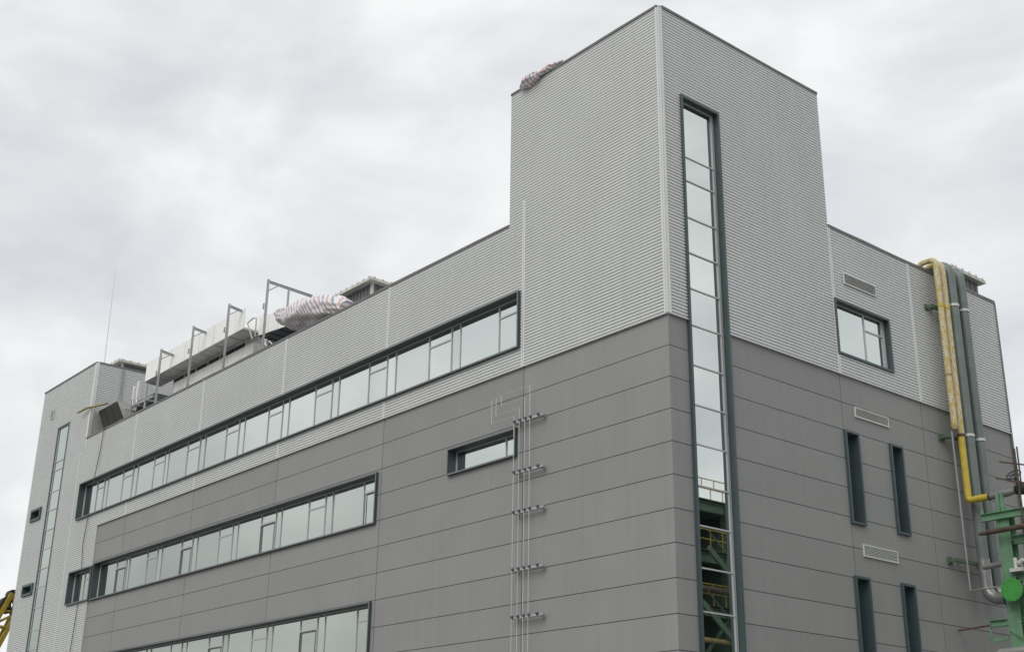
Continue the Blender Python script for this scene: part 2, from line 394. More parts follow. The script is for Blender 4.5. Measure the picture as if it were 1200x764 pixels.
# core walls and flat roofs behind the cladding
cw = MB()
cw.box(-UF+.3, -.45, .45, VE-.02, GZ+.01, 4.55)
cw.box(-46, -7.6, .06, .30, 4.4, ZP-.02); cw.box(-.30, -.06, 8.51, VE-.03, 4.4, ZP-.02)
cw.box(-46, -.06, VE-.26, VE-.02, 4.4, ZP-.02)
cw.box(-7.55, -.45, .45, 8.45, 4.6, ZT-.03)
cw.box(-UF+.08, -46.05, .35, 10.0, 4.6, ZF-.03)
cw.face([(-UF,-.0,GZ),(-UF,VE,GZ),(-UF,VE,4.55),(-UF,0,4.55)]); cw.face([(0,VE,GZ),(0,VE,ZP),(-UF,VE,ZP),(-UF,VE,GZ)])
cw.face([(-UF,0,4.55),(-UF,10,4.55),(-UF,10,ZF-.02),(-UF,0,ZF-.02)])
cw.build('wall', 'wall', building)
rf = MB(); rf.face([(-45.9,.31,4.56),(-.31,.31,4.56),(-.31,VE-.27,4.56),(-45.9,VE-.27,4.56)]); rf.build('flat_roof', 'roof', building)

# pale vertical trims (a pair of fillets each) on the ribbed sheet
def trim(fm, u, z0, z1, w=0.15):
    t = MB()
    fbox(t, fm, u-w/2, u-w*0.12, z0, z1, 0.004, 0.074); fbox(t, fm, u+w*0.12, u+w/2, z0, z1, 0.004, 0.074)
    fbox(t, fm, u-w*0.118, u+w*0.118, z0, z1, 0.004, 0.05)
    t.build('seam_trim', 'trim', building)
trim(FL, VJ[0], 0.01, 6.35)
for u in VJ[1:]:
    trim(FL, u, 0.01, W1[2]-.02); trim(FL, u, W1[3]+.02, ZP-.1)
trim(FL, 43.7, W1[3]+.02, ZP-.1, .1)
trim(FL, 46.6, GZ+.02, 4.9, .12)
trim(FR, RJ[0]-.02, 0.01, ZP-.1); trim(FR, RJ[1], 0.01, ZP-.1)
ct = MB()
ct.box(-.075, -.004, -.085, -.006, .032, ZT-.08); ct.box(.006, .085, .012, .085, .032, ZT-.08); ct.box(-.004, .055, -.055, .012, .032, ZT-.08)
ct.build('corner_trim', 'trim', building)
ct = MB(); ct.box(-46.14, -46.0, -.078, -.004, ZP, ZF-.06); ct.box(-46.0, -45.925, -.078, .12, ZP-.6, ZF-.06)
ct.build('corner_trim', 'trim', building)
ct = MB(); ct.box(-.1, .075, VE-.02, VE+.08, GZ, ZP-.05)
ct.build('corner_trim', 'coping', building)
# drip flashing between ribbed sheet and panels
fl = MB()
fbox(fl, FL, 0.0, UG, -.008, 0.03, -.02, 0.085); fbox(fl, FR, 0.0, STR[0], -.008, .03, -.02, .085); fbox(fl, FR, STR[1], VE, -.008, .03, -.02, .085)
fbox(fl, FL, UG-.03, UG+.05, GZ, -.01, -.02, .07)
fl.build('flashing', 'mull', building)
# copings, slightly uneven where the protective film still flaps
def coping(fm, u0, u1, z, seed, jit=0.02, step=1.9):
    rnd = random.Random(seed); c = MB(); n = max(1, round((u1-u0)/step))
    hz = [rnd.uniform(0, jit) for _ in range(n+1)]
    for i in range(n):
        a, b = u0+(u1-u0)*i/n, u0+(u1-u0)*(i+1)/n
        c.hexa([fm(a,z-.075,-.28), fm(b,z-.075,-.28), fm(b,z-.075,.095), fm(a,z-.075,.095),
                fm(a,z+hz[i],-.28), fm(b,z+hz[i+1],-.28), fm(b,z+hz[i+1],.095), fm(a,z+hz[i],.095)])
    c.build('coping', 'coping', building)
coping(FL, 0.0, 7.6, ZT, 1); coping(FR, 0.1, 8.5, ZT, 2); coping(FL, 7.62, 45.98, ZP, 3, .035); coping(FR, 8.52, VE, ZP, 4, .06, 1.1)
coping(FL, 46.0, UF, ZF, 5); coping(FS, 0.1, 10, ZF, 6)

def ring(mb, fm, u0, u1, z0, z1, t, o0, o1):      # one welded rectangular ring
    k = len(mb.v)
    for o in (o0, o1):
        for d in (0, t):
            mb.v += [tuple(fm(a, b, o)) for a, b in ((u0+d,z0+d), (u1-d,z0+d), (u1-d,z1-d), (u0+d,z1-d))]
    for i in range(4):
        j = (i+1) % 4
        for q in ((8+i,8+j,12+j,12+i), (i,4+i,4+j,j), (i,j,8+j,8+i), (4+i,12+i,12+j,4+j)):
            mb.f.append(tuple(k+x for x in q)); mb.m.append(0); mb.t.append(1.0)
def window(fm, w, front, back, posts=(), bars=(), sash=(), gl=('gl','gl2'), fw=0.062, split=(), mat_bar='mull', bw=0.038, seed=0, lip=False):
    """tube frame through the wall, glass sheets between the posts, posts, transoms, opening sashes"""
    u0, u1, z0, z1 = w; rnd = random.Random(seed)
    f = MB()
    ring(f, fm, u0, u1, z0, z1, fw, back-.05, front)
    fo = f.build('window', 'frame', building)
    if lip:
        l = MB(); ring(l, fm, u0+.002, u1-.002, z0+.002, z1-.002, fw-.004, front+.001, front+.006)
        l.build('front_lip', 'lip', fo)
    p = MB(); cuts = [u0+fw] + sorted(posts) + [u1-fw]; rows = [z0+fw] + sorted(split) + [z1-fw]
    for a, b in zip(cuts, cuts[1:]):
        for c, d in zip(rows, rows[1:]):
            i = 0 if (rnd.random() < .72 or len(gl) == 1) else 1
            j = [rnd.uniform(-.004, .004) for _ in range(3)]
            p.face([fm(a,c,back+j[0]), fm(b,c,back+j[1]), fm(b,d,back+j[1]+j[2]), fm(a,d,back+j[0]+j[2])], i)
    p.build('glass_pane', list(gl), fo)
    m = MB()
    def one(nm, *a):
        q = MB(); fbox(q, fm, *a); q.build(nm, mat_bar, fo)
    for q in posts: one('mullion', q-bw/2, q+bw/2, z0+fw, z1-fw, back-.01, back+.035)
    for a, b, z in bars: one('transom', a+bw/2, b-bw/2, z-.03, z+.03, back-.01, back+.032)
    for z in split: one('transom', u0+fw, u1-fw, z-bw/2, z+bw/2, back-.01, back+.033)
    e = 0.03
    ring(m, fm, u0+fw+.001, u1-fw-.001, z0+fw+.001, z1-fw-.001, e, back-.01, back+.03)
    m.build('pane_edge', mat_bar, fo)
    for a, b, c, d in sash:
        s = MB(); t = .03; o0, o1 = back+.036, back+.06
        fbox(s, fm, a, b, c, c+t, o0, o1); fbox(s, fm, a, b, d-t, d, o0, o1)
        fbox(s, fm, a, a+t, c+t, d-t, o0, o1-.002); fbox(s, fm, b-t, b, c+t, d-t, o0, o1-.002)
        s.build('sash', 'darkm', fo)
    return fo
# top ribbon
P1 = [8.35, 10.62, 11.16, 12.57, 14.79, 15.40, 16.69, 18.93, 19.47, 20.81, 23.0, 23.57, 24.83, 27.02, 27.56, 28.80, 30.94, 31.51, 32.85, 34.94, 35.37, 36.63, 38.61, 39.21, 40.47, 42.44, 42.95, 43.93]
cas1 = [(6.99, 8.35)] + [(P1[i], P1[i+1]) for i in range(2, 27, 3)]
P1 = [round(u+.03*(24.6+u)/27, 3) for u in P1]; cas1 = [(6.98, P1[0])]+[(P1[i], P1[i+1]) for i in range(2, 27, 3)]
window(FL, W1, 0.18, -0.20, P1, [(a, b, 2.28) for a, b in cas1], gl=('gl', 'gl2'), lip=True, seed=4)
# two long ribbons in the grey panels
P2 = [16.65, 18.92, 19.48, 20.77, 23.0, 23.47, 24.73, 26.84, 27.34, 28.62, 30.81, 31.31, 32.44, 34.6, 35.09, 36.26, 38.39, 38.74, 39.95]
P2 = [round(u+.06*(24.6+u)/27, 3) for u in P2]
cas2 = [(15.44, 16.65)] + [(P2[i], P2[i+1]) for i in range(2, 18, 3)]
for w, dz, sd in ((W2, 0.0, 5), (W3, -4.95, 6)):
    bars, sash = [], []
    for i, (a, b) in enumerate(cas2):
        z = -2.74+dz
        bars.append((a, b, z+.07))
        if (i % 2 == 0) == (dz == 0.0): sash.append((a+.03, b-.03, w[2]+.09, z+.02))
    window(FL, w, 0.12, -0.28, P2, bars, sash, gl=('gl', 'gl2'), lip=True, seed=sd)
window(FL, W2b, 0.18, -0.20, [43.5, 44.1], [(43.5, 44.1, -2.75)], lip=True, seed=7); window(FL, W3b, 0.18, -0.20, [43.5, 44.1], [(43.5, 44.1, -7.7)], lip=True, seed=8)
window(FL, WS, 0.12, -0.28, [7.98], [], gl=('gl',), lip=True, seed=9)
# far stair tower
window(FL, FSTR, 0.075, -0.0, [], [], gl=('gl', 'gl2'), split=[-13.2, -12, -10.8, -9.6, -8.4, -7.2, -6.05, -4.95, -3.67, -2.47, -1.40, -.26, .89, 2.07, 3.19, 4.51, 5.05], fw=0.13, seed=10)
window(FL, FW1, 0.15, -0.10, [], [], gl=('gld',), fw=0.14, mat_bar='frame', seed=11); window(FL, FW2, 0.15, -0.10, [], [], gl=('gld',), fw=0.14, mat_bar='frame', seed=12)
# short facade
window(FR, STR, 0.12, -0.12, [2.56], [], gl=('gl', 'gl3'), split=[-13.8, -12.55, -11.3, -10.06, -8.82, -7.57, -6.33, -5.13, -3.86, -2.62, -1.35, -.03, 1.2, 2.43, 3.68, 5.0, 5.86], fw=0.09, bw=0.04, seed=16)
window(FR, BW, 0.12, -0.13, [10.45, 11.55], [(10.45, 11.55, 2.12)], gl=('gl',), fw=0.08, bw=.05, seed=14)
for i, w in enumerate(NW): window(FR, w, 0.10, -0.24, [], [], gl=('gld',), fw=0.08, mat_bar='frame', seed=20+i)
# louvre vents
def louvre(fm, w, o0, n=6):
    u0, u1, z0, z1 = w; f = MB(); t = .04
    fbox(f, fm, u0, u1, z0, z0+t, o0, o0+.05); fbox(f, fm, u0, u1, z1-t, z1, o0, o0+.05)
    fbox(f, fm, u0, u0+t, z0+t, z1-t, o0, o0+.048); fbox(f, fm, u1-t, u1, z0+t, z1-t, o0, o0+.048)
    h = (z1-z0-2*t)/n
    for i in range(n):
        z = z0+t+h*(i+.15)
        f.hexa([fm(u0+t,z,o0+.045), fm(u1-t,z,o0+.045), fm(u1-t,z+h*.5,o0+.012), fm(u0+t,z+h*.5,o0+.012),
                fm(u0+t,z+.012,o0+.047), fm(u1-t,z+.012,o0+.047), fm(u1-t,z+h*.5+.012,o0+.014), fm(u0+t,z+h*.5+.012,o0+.014)])
    v = f.build('vent', 'vent', building)
    d = MB(); d.face([fm(u0+.01,z0+.01,o0+.006), fm(u1-.01,z0+.01,o0+.006), fm(u1-.01,z1-.01,o0+.006), fm(u0+.01,z1-.01,o0+.006)])
    d.build('vent_backing', 'ventback', v)
louvre(FR, (9.16, 11.10, 3.53, 3.97), .062); louvre(FR, (9.23, 11.20, -1.41, -1.04), .004); louvre(FR, (9.05, 11.0, -6.24, -5.83), .004)
louvre(FL, (51.95, 52.5, 8.15, 8.75), .062, 5)

# penthouses and roof huts belong to the building
def hut(x0, x1, y0, y1, z0, z1, over=.35, rise=0.0):
    h = MB(); n = max(2, int((x1-x0)/.3)); m = max(2, int((y1-y0)/.3))
    h.box(x0+.03, x1-.03, y0+.03, y1-.03, z0, z1)
    for i in range(n): h.box(x0+(x1-x0)*(i+.2)/n, x0+(x1-x0)*(i+.6)/n, y0, y0+.031, z0, z1-.02)
    for i in range(m): h.box(x1-.031, x1, y0+(y1-y0)*(i+.2)/m, y0+(y1-y0)*(i+.6)/m, z0, z1-.02)
    p = h.build('roof_hut', 'hutwall', building)
    r = MB(); r.hexa([(x0-over,y0-over,z1),(x1+over,y0-over,z1),(x1+over,y1+over,z1),(x0-over,y1+over,z1),
                      (x0-over,y0-over,z1+.14),(x1+over,y0-over,z1+.14),(x1+over,y1+over,z1+.14+rise),(x0-over,y1+over,z1+.14+rise)])
    k = 0
    while x0-over+.2+k*.5 < x1+over: r.box(x0-over+.2+k*.5, x0-over+.28+k*.5, y0-over-.03, y0-over+.06, z1+.1, z1+.19); k += 1
    k = 0
    while y0-over+.2+k*.5 < y1+over: r.box(x1+over-.06, x1+over+.03, y0-over+.2+k*.5, y0-over+.28+k*.5, z1+.1, z1+.19); k += 1
    r.build('roof', 'hutroof', p)
    c = MB(); c.box(x1-.08, x1+.04, y0-.04, y0+.08, z0, z1-.003); c.build('corner_post', 'hutroof', p)
hut(-31.5, -23.35, 4.35, 8.0, 4.55, 9.55)
hut(-52.5, -47.3, 2.0, 6.0, ZF-.4, 11.05)
hut(-2.2, -.36, 17.3, 19.35, 4.55, 6.5, .22)
ph = MB(); ph.box(-40.0, -30.85, 2.2, 2.5, 4.55, 8.02); ph.box(-31.1, -30.85, 2.5, 6, 4.55, 8.0); ph.box(-40, -31.1, 5.7, 6, 4.55, 8.0)
po = ph.build('penthouse', 'render', building)
d = MB(); d.box(-30.86, -30.83, 2.75, 3.3, 6.9, 7.6); d.build('window', 'dark', po)

# ------------------------------------------------------------------ roof things
def duct(name, label, pts, cat='duct', ribs_n=6, under='soffit'):
    """white sheet fascia in front of a shallow tray: pts = (u0, u1, y0, y1, z0a, z0b, h)"""
    u0, u1, ya, yb, za, zb, h, depth = pts
    t = empty(name, (-(u0+u1)/2, (ya+yb)/2, min(za, zb)))
    A = Vector((-u0, ya, za)); B = Vector((-u1, yb, zb)); dz = Vector((0,0,h)); dy = Vector((0,.05,0)); D = Vector((0,depth,0))
    f = MB(); n = ribs_n
    for i in range(n):
        a = A+(B-A)*(i/n+.004); b = A+(B-A)*((i+1)/n-.004)
        f.hexa([a, b, b+dy, a+dy, a+dz, b+dz, b+dz+dy, a+dz+dy])
    f.build('fascia', 'white', t)
    s = MB(); o = Vector((0,.06,0)); th = Vector((0,0,.06))
    s.hexa([A+o, B+o, B+D, A+D, A+o+th, B+o+th, B+D+th, A+D+th])
    for i in range(n+1):
        a = A+(B-A)*(i/n); s.bar(a+o-Vector((0,0,.03)), a+D-Vector((0,0,.03)), .05, .05)
    for q in (0.9,): s.bar(A+D*q-Vector((0,0,.06)), B+D*q-Vector((0,0,.06)), .05, .07)
    s.build('soffit', under, t)
    bk = MB(); bk.hexa([A+D, B+D, B+D+dy, A+D+dy, A+D+dz*.95, B+D+dz*.95, B+D+dz*.95+dy, A+D+dz*.95+dy]); bk.build('back_sheet', 'white', t)
    tag(t, label, cat, 'white ducts along the roof edge')
    return t
duct('air_duct', 'long white duct hung from steel posts, left stretch beside the far tower', (30.45, 42.05, 1.35, 1.35, 8.45, 8.42, 1.12, 1.05), ribs_n=7)
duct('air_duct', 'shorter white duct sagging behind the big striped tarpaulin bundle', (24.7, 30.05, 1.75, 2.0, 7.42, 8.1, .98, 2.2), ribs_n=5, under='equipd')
t = MB(); t.box(-32.6, -30.3, 2.62, 2.68, 7.6, 9.45); tag(t.build('loose_panel', 'white', loc=(-31.5, 2.65, 7.6)), 'white sheet panel standing upright in the gap between the two ducts', 'panel')
b = MB(); b.tube([(-29.75,1.55,7.7),(-30.35,1.5,8.72),(-29.7,1.45,8.8),(-29.35,1.45,8.7),(-29.3,1.45,7.7)], .035, 8)
tag(b.build('bent_pipe', 'galv', loc=(-29.7,1.5,7.7)), 'thin bent grey pipe in the gap between the white ducts', 'pipe')

posts = [(26.82, 9.78, 3.1, 'tallest grey steel post with a long arm, beside the striped bundle'),
         (30.75, 9.66, 1.42, 'grey steel post with a short arm, at the broken end of the long duct'),
         (34.66, 9.56, 1.42, 'grey steel post with a short arm, in the middle of the long duct'),
         (38.46, 9.28, 1.40, 'grey steel post with a short arm, near the far end of the long duct')]
for u, zt, ye, lab in posts:
    t = empty('duct_post', (-u, .6, 4.55))
    p = MB(); p.ibeam((-u,.6,4.57), (-u,.6,zt), .09, .10, up=(1,0,0)); p.box(-u-.02, -u+.02, .42, .5, zt-1.6, zt-1.3); p.build('post', 'galv', t)
    a = MB(); a.ibeam((-u,.66,zt-.12), (-u,ye,zt-.22), .08, .13); a.bar((-u,.69,zt-.55), (-u,1.1,zt-.24), .05); a.build('arm', 'galv', t)
    if ye > 2:
        h = MB(); h.bar((-u,1.75,zt-.28), (-u,1.75,8.3), .08); h.build('hanger', 'galv', t)
    tag(t, lab, 'post', 'steel posts along the roof edge')
# equipment seen between duct and white wall
def unit(u0, u1, y0, y1, z0, z1, m, lab, fins=5):
    t = empty('air_handler', (-(u0+u1)/2, (y0+y1)/2, z0))
    b = MB(); b.box(-u1, -u0, y0, y1, z0, z1); b.build('casing', m, t)
    f = MB(); n = fins
    for i in range(n): f.box(-u1+(u1-u0)*(i+.12)/n, -u1+(u1-u0)*(i+.88)/n, y0-.04, y0-.002, z0+(z1-z0)*.25, z1-.12)
    f.build('grille', 'dark', t)
    tag(t, lab, 'air unit', 'air units on the roof')
unit(31.3, 35.7, 2.9, 5.0, 4.55, 9.3, 'equipd', 'dark blue grey air unit behind the white wall, nearer one', 6)
unit(35.9, 41.6, 2.9, 5.0, 4.55, 9.25, 'equip', 'pale grey air unit behind the white wall, farther one', 4)
unit(40.3, 42.6, 1.3, 3.6, 4.55, 7.35, 'equipd', 'dark blue grey air unit left of the white wall, under the duct', 3)
unit(25.0, 29.8, 3.4, 4.1, 4.55, 7.6, 'equipd', 'dark air unit in shade under the sagging duct', 5)
fr = MB()
for y in (1.0, 2.6): fr.bar((-42.9,y,6.95), (-39.8,y,6.95), .1, .14)
for u in (40.2, 41.5, 42.8): fr.bar((-u,.7,6.8), (-u,2.9,6.8), .08, .1)
for u in (40.3, 42.2): fr.bar((-u,.8,4.55), (-u,.8,7.8), .09)
tag(fr.build('equipment_frame', 'galv', loc=(-41.4, 1.8, 4.55)), 'small steel support frame on the roof beside the dark tilted hood', 'frame')
for k, (u, lab) in enumerate(((41.5, 'taller slim white aerial upright under the far end of the duct'), (42.0, 'shorter slim white aerial nearer to the far tower'))):
    a = MB(); a.tube([(-u,.8,6.9),(-u,.8,8.2-.15*k)], .05, 8); a.box(-u-.06, -u+.06, .74, .86, 7.2, 8.15-.15*k)
    tag(a.build('roof_aerial', 'white', loc=(-u,.8,6.9)), lab, 'aerial', 'slim roof aerials')
# tilted exhaust hood with three dark filter faces
t = empty('exhaust_hood', (-43.8, 1.2, 4.55))
q = [Vector((-44.5,.4,5.7)), Vector((-41.8,.4,5.78)), Vector((-43.3,.4,7.35)), Vector((-45.85,.4,7.33))]
bk = [v+Vector((0,2.0,-.1)) for v in q]
h = MB(); h.hexa([q[0]+Vector((0,.03,0)), q[1]+Vector((0,.03,0)), bk[1], bk[0], q[3]+Vector((0,.03,0)), q[2]+Vector((0,.03,0)), bk[2], bk[3]])
h.box(-44.3, -42.2, .8, 2.3, 4.56, 5.9); h.build('casing', 'hood', t)
for i in range(3):
    a, b = i/3+.015, (i+1)/3-.015
    l = lambda s, tt: q[0]+(q[1]-q[0])*s+(q[3]-q[0]+(q[2]-q[1]-q[3]+q[0])*s)*tt
    f = MB(); d = Vector((0,-.05,0)); e = Vector((0,.028,0))
    f.hexa([l(a,.02)+d, l(b,.02)+d, l(b,.02)+e, l(a,.02)+e, l(a,.98)+d, l(b,.98)+d, l(b,.98)+e, l(a,.98)+e]); f.build('filter_panel', 'hoodd', t)
tag(t, 'tilted duct hood with three dark filter panels against the far tower', 'hood')
b = MB(); b.tube([(-44.6,.35,7.5),(-46.2,-.25,7.45),(-47.2,-.35,7.38)], [.06,.07,.05], 8)
tag(b.build('ochre_pole', 'pole', loc=(-45.8,0,7.4)), 'ochre pole sticking out over the corner of the far tower', 'pole')
b = MB(); b.tube([(-46.0+.03+.06,1.6,10.2),(-45.9,1.6,8.4),(-45.8,1.55,8.0)], .07, 8)
tag(b.build('drain_pipe', 'equip', loc=(-45.9,1.6,8.0)), 'short dark drain pipe on the side of the far tower', 'pipe')
b = MB(); b.tube([(-47.6,1,ZF-.03),(-47.7,1,13.5),(-47.85,1,17.4)], [.02,.014,.007], 6); b.tube([(-47.6,1,ZF-.1),(-47.6,1,ZF+.5)], .06, 8)
tag(b.build('lightning_rod', 'galv', loc=(-47.6,1,ZF)), 'tall thin lightning rod on the roof of the far tower', 'rod')
b = MB(); b.tube([(-43.4,-.12,5.75),(-43.5,-.13,4.5),(-43.9,-.14,2.4),(-43.95,-.13,1.0),(-44.2,-.14,-.9),(-43.85,-.13,-2.6),(-43.75,-.13,-3.8),(-44.0,-.13,-6.7),(-43.9,-.13,-10),(-44.0,-.13,GZ)], .022, 6)
b.tube([(-43.4,.4,5.8),(-43.4,-.12,5.75)], .022, 6)
tag(b.build('hanging_cable', 'cable', loc=(-43.8,-.13,GZ)), 'dark cable hanging down the far end of the long facade', 'cable')

def bundle(name, m, axis, radii, label, seed, flat=.8, amp=.12, n=56, sub=16):
    pts, rr = [], []
    axis = [Vector(a) for a in axis]
    for i in range(len(axis)-1):
        for k in range(sub):
            tt = k/sub; s = tt*tt*(3-2*tt)
            pts.append(axis[i].lerp(axis[i+1], tt)); rr.append(radii[i]+(radii[i+1]-radii[i])*s)
    pts.append(axis[-1]); rr.append(radii[-1])
    b = MB(); rings = []
    for i, p in enumerate(pts):
        d = (pts[min(i+1,len(pts)-1)]-pts[max(i-1,0)]).normalized(); sx = d.cross(Vector((0,0,1))).normalized(); sy = sx.cross(d)
        k = len(b.v)
        for j in range(n):
            a = 2*math.pi*j/n; r = rr[i]
            w = noise.noise(Vector((i*.06*16/sub, math.cos(a)*1.3+seed, math.sin(a)*1.3)))*amp 
            w -= abs(noise.noise(Vector((i*.05*16/sub+seed*3, math.cos(a)*1.8, math.sin(a)*1.8))))*amp*1.3 - amp*.3
            w -= abs(noise.noise(Vector((i*.09*16/sub+seed*5, math.cos(a)*3.6, math.sin(a)*3.6))))*amp*.5
            b.v.append(tuple(p+(sx*math.cos(a)+sy*math.sin(a)*flat)*(r*(1+w*1.4))))
        rings.append(k)
    for a, c in zip(rings, rings[1:]):
        for j in range(n): b.f.append((a+j, a+(j+1)%n, c+(j+1)%n, c+j)); b.m.append(0); b.t.append(1)
    b.f.append(tuple(rings[0]+j for j in range(n))[::-1]); b.f.append(tuple(rings[-1]+j for j in range(n))); b.m += [0,0]; b.t += [1,1]
    loc = axis[len(axis)//2]
    o = b.build(name, m, loc=loc, smooth=True)
    return o
tb = bundle('tarpaulin_bundle', 'tarp', [(-25.5,.5,7.55),(-25.3,.5,7.48),(-24.5,.45,7.12),(-23.4,.45,6.72),(-22.3,.45,6.62),(-21.2,.45,6.45),(-20.1,.5,6.22),(-19.15,.5,5.95)],
            [.12,.26,.54,.73,.88,.90,.78,.46], '', 2)
tag(tb, 'large bundle of red blue and white striped tarpaulin lying on the main roof edge', 'tarpaulin')
tb = bundle('tarpaulin_bundle', 'tarp2', [(-6.95,-.12,11.08),(-6.85,-.14,11.08),(-6.55,-.17,11.11),(-6.15,-.18,11.16),(-5.78,-.15,11.18),(-5.6,-.1,11.2),(-5.3,-.06,11.24),(-4.75,-.02,11.24)],
            [.06,.15,.24,.22,.12,.13,.16,.06], '', 5, .85, .26, 36, 10)
tag(tb, 'small crumpled striped tarpaulin on the top edge of the near tower', 'tarpaulin')
b = MB(); b.tube([(-24.9,.1,5.75),(-25.1,.0,5.95),(-25.35,.05,5.78),(-25.5,.0,5.92),(-25.7,.1,5.74)], .035, 6)
tag(b.build('rope_coil', 'rod', loc=(-25.3,.05,5.7)), 'short pale rope looped over the roof edge left of the striped bundle', 'rope')

# ------------------------------------------------------------------ conduits and brackets on the long facade
conduits = [(6.97, -1.77, 8.17, 'pale thin conduit on the long facade, left of four, with the longest hook'),
            (6.69, -1.53, 7.94, 'pale thin conduit on the long facade, second from left of four'),
            (6.41, -1.24, 7.65, 'pale thin conduit on the long facade, third from left of four'),
            (6.15, -0.87, 7.42, 'pale thin conduit on the long facade, rightmost and tallest of four')]
for u, zt, uh, lab in conduits:
    b = MB(); path = [(-u,-.25,GZ), (-u,-.25,zt)]
    b.tube(path, .0105, 6)
    b.tube([(-u,-.25,zt),(-uh,-.25,zt)], .006, 6)
    if zt < -.9: b.tube([(-uh,-.25,zt),(-uh,-.25,-.91)], .012, 6)
    b.tube([(-uh,-.25,max(zt,-.91)),(-uh+.02,.005,max(zt,-.91)-.02)], .008, 6)
    tag(b.build('wall_conduit', 'rod', loc=(-u,-.25,GZ)), lab, 'conduit', 'thin conduits on the long facade')
for z, lab in ((-1.98, 'steel conduit bracket beside the small slot window, topmost of the column'), (-3.73, 'steel conduit bracket just below the small slot window'),
               (-5.08, 'steel conduit bracket, third down of the column on the long facade'), (-6.96, 'steel conduit bracket, fourth down of the column on the long facade'),
               (-8.48, 'steel conduit bracket, fifth down, lowest in view on the long facade')):
    b = MB(); b.box(-7.05, -5.52, -.20, -.14, z-.03, z+.03); b.box(-7.05, -5.52, -.201, -.10, z-.042, z-.032)
    for u in (6.9, 5.65): b.box(-u-.03, -u+.03, -.138, -.002, z-.06, z+.05)
    t = b.build('conduit_bracket', 'galv', loc=(-6.3, 0, z))
    for u in (6.97, 6.69, 6.41, 6.15, 5.75):
        c = MB(); c.tube([(-u,-.25,z+.0),(-u,-.25,z+.06)], .04, 8); c.box(-u-.05, -u+.05, -.225, -.202, z-.01, z+.07); c.build('clamp', 'equipd', t)
    tag(t, lab, 'bracket', 'conduit brackets on the long facade')

# ------------------------------------------------------------------ big pipes on the short facade
def pipe_thing(name, label, parts, loc, group=None):
    t = empty(name, loc)
    for nm, m, pts, r in parts:
        b = MB(); b.tube(pts, r, 20); b.build(nm, m, t, smooth=True)
    return tag(t, label, 'pipe', group)
up, dn, inn, out = (0,0,1), (0,0,-1), (-1,0,0), (1,0,0)
GP = 'pipes down the short facade'
v = 14.75
pipe_thing('yellow_pipe', 'flaking yellow white lagged pipe ending halfway, leftmost of the pipes on short facade', [
    ('pipe_run', 'lag', [(.5,v,-.75),(.5,v,2),(.5,v,4.4)] + arc((.5,v,6.0), dn, inn, .25) + [(-.05,v-.08,5.97),(-.5,v-.12,5.6)], .115),
    ('joint_band', 'yellow', [(.5,v,4.0),(.5,v,4.12)], .128), ('joint_band', 'pole', [(.5,v,1.2),(.5,v,1.28)], .125), ('end_cap', 'lag', [(.5,v,-.86),(.5,v,-.7)], [.09,.15])], (.5,v,-.86), GP)
v = 15.13
pipe_thing('yellow_pipe', 'yellow lagged pipe with bare bright lower part and elbow, second from left', [
    ('upper_run', 'lag', [(.5,v,-1.0),(.5,v,2),(.5,v,4.4)] + arc((.5,v,5.94), dn, inn, .25) + [(-.05,v,5.9),(-.5,v,5.5)], .135),
    ('lower_run', 'yellow', [(.5,v,-1.02)] + arc((.5,v,-3.48), up, out, .14, 5) + [(1.32,v,-3.48)], .125),
    ('joint_band', 'rust', [(.5,v,-1.08),(.5,v,-.98)], .145), ('joint_band', 'yellow', [(.5,v,4.0),(.5,v,4.12)], .15),
    ('end_band', 'rust', [(1.30,v,-3.48),(1.38,v,-3.48)], .132),
    ('lagged_run', 'pipelow', [(1.38,v,-3.48),(2.05,v,-3.46),(2.4,v,-3.44)], [.12,.135,.10])], (.5,v,-3.6), GP)
v = 15.66
pipe_thing('steel_pipe', 'thick grey green pipe with bend at top and silver elbow at bottom, third from left', [
    ('pipe_run', 'pipe', [(.5,v,-5.55),(.5,v,0),(.5,v,4)] + arc((.5,v,6.05), dn, inn, .45) + [(-.6,v,6.05)], .2),
    ('clamp_ring', 'rod', [(.5,v,4.22),(.5,v,4.32)], .225), ('clamp_ring', 'rod', [(.5,v,-1.0),(.5,v,-.9)], .225),
    ('elbow', 'pipelow', [(.5,v,-5.55)] + arc((.5,v,-7.0), up, out, .5) + [(1.25,v,-7.0)], .215),
    ('flange', 'blue', [(1.25,v,-7.0),(1.36,v,-7.0)], .36), ('header_run', 'pipe', [(1.36,v,-7.0),(7.5,v,-7.0)], .2), ('flange', 'blue', [(1.5,v,-7.0),(1.6,v,-7.0)], .36)], (.5,v,-7.0), GP)
v = 16.40
pipe_thing('steel_pipe', 'thick grey green pipe nearest the roof hut, rightmost of the pipes', [
    ('pipe_run', 'pipe', [(.5,v,-6.5),(.5,v,0),(.5,v,4)] + arc((.5,v,6.02), dn, inn, .42) + [(-.6,v,6.02)], .185),
    ('clamp_ring', 'rod', [(.5,v,4.2),(.5,v,4.3)], .212), ('clamp_ring', 'rod', [(.5,v,-1.03),(.5,v,-.93)], .212),
    ('elbow', 'pipelow', arc((.5,v,-6.8), up, out, .35) + [(1.6,v,-6.8)], .19)], (.5,v,-6.8), GP)
b = MB(); b.tube([(.36,14.75,-.9),(.36,14.78,-5.0)] + [(.36,14.8,-6.75)] + [(1.3,14.9,-6.72)], .035, 8)
tag(b.build('thin_pipe', 'equip', loc=(.36,14.8,-6.75)), 'thin grey pipe hooked out at its foot, left of the bright yellow pipe', 'pipe')
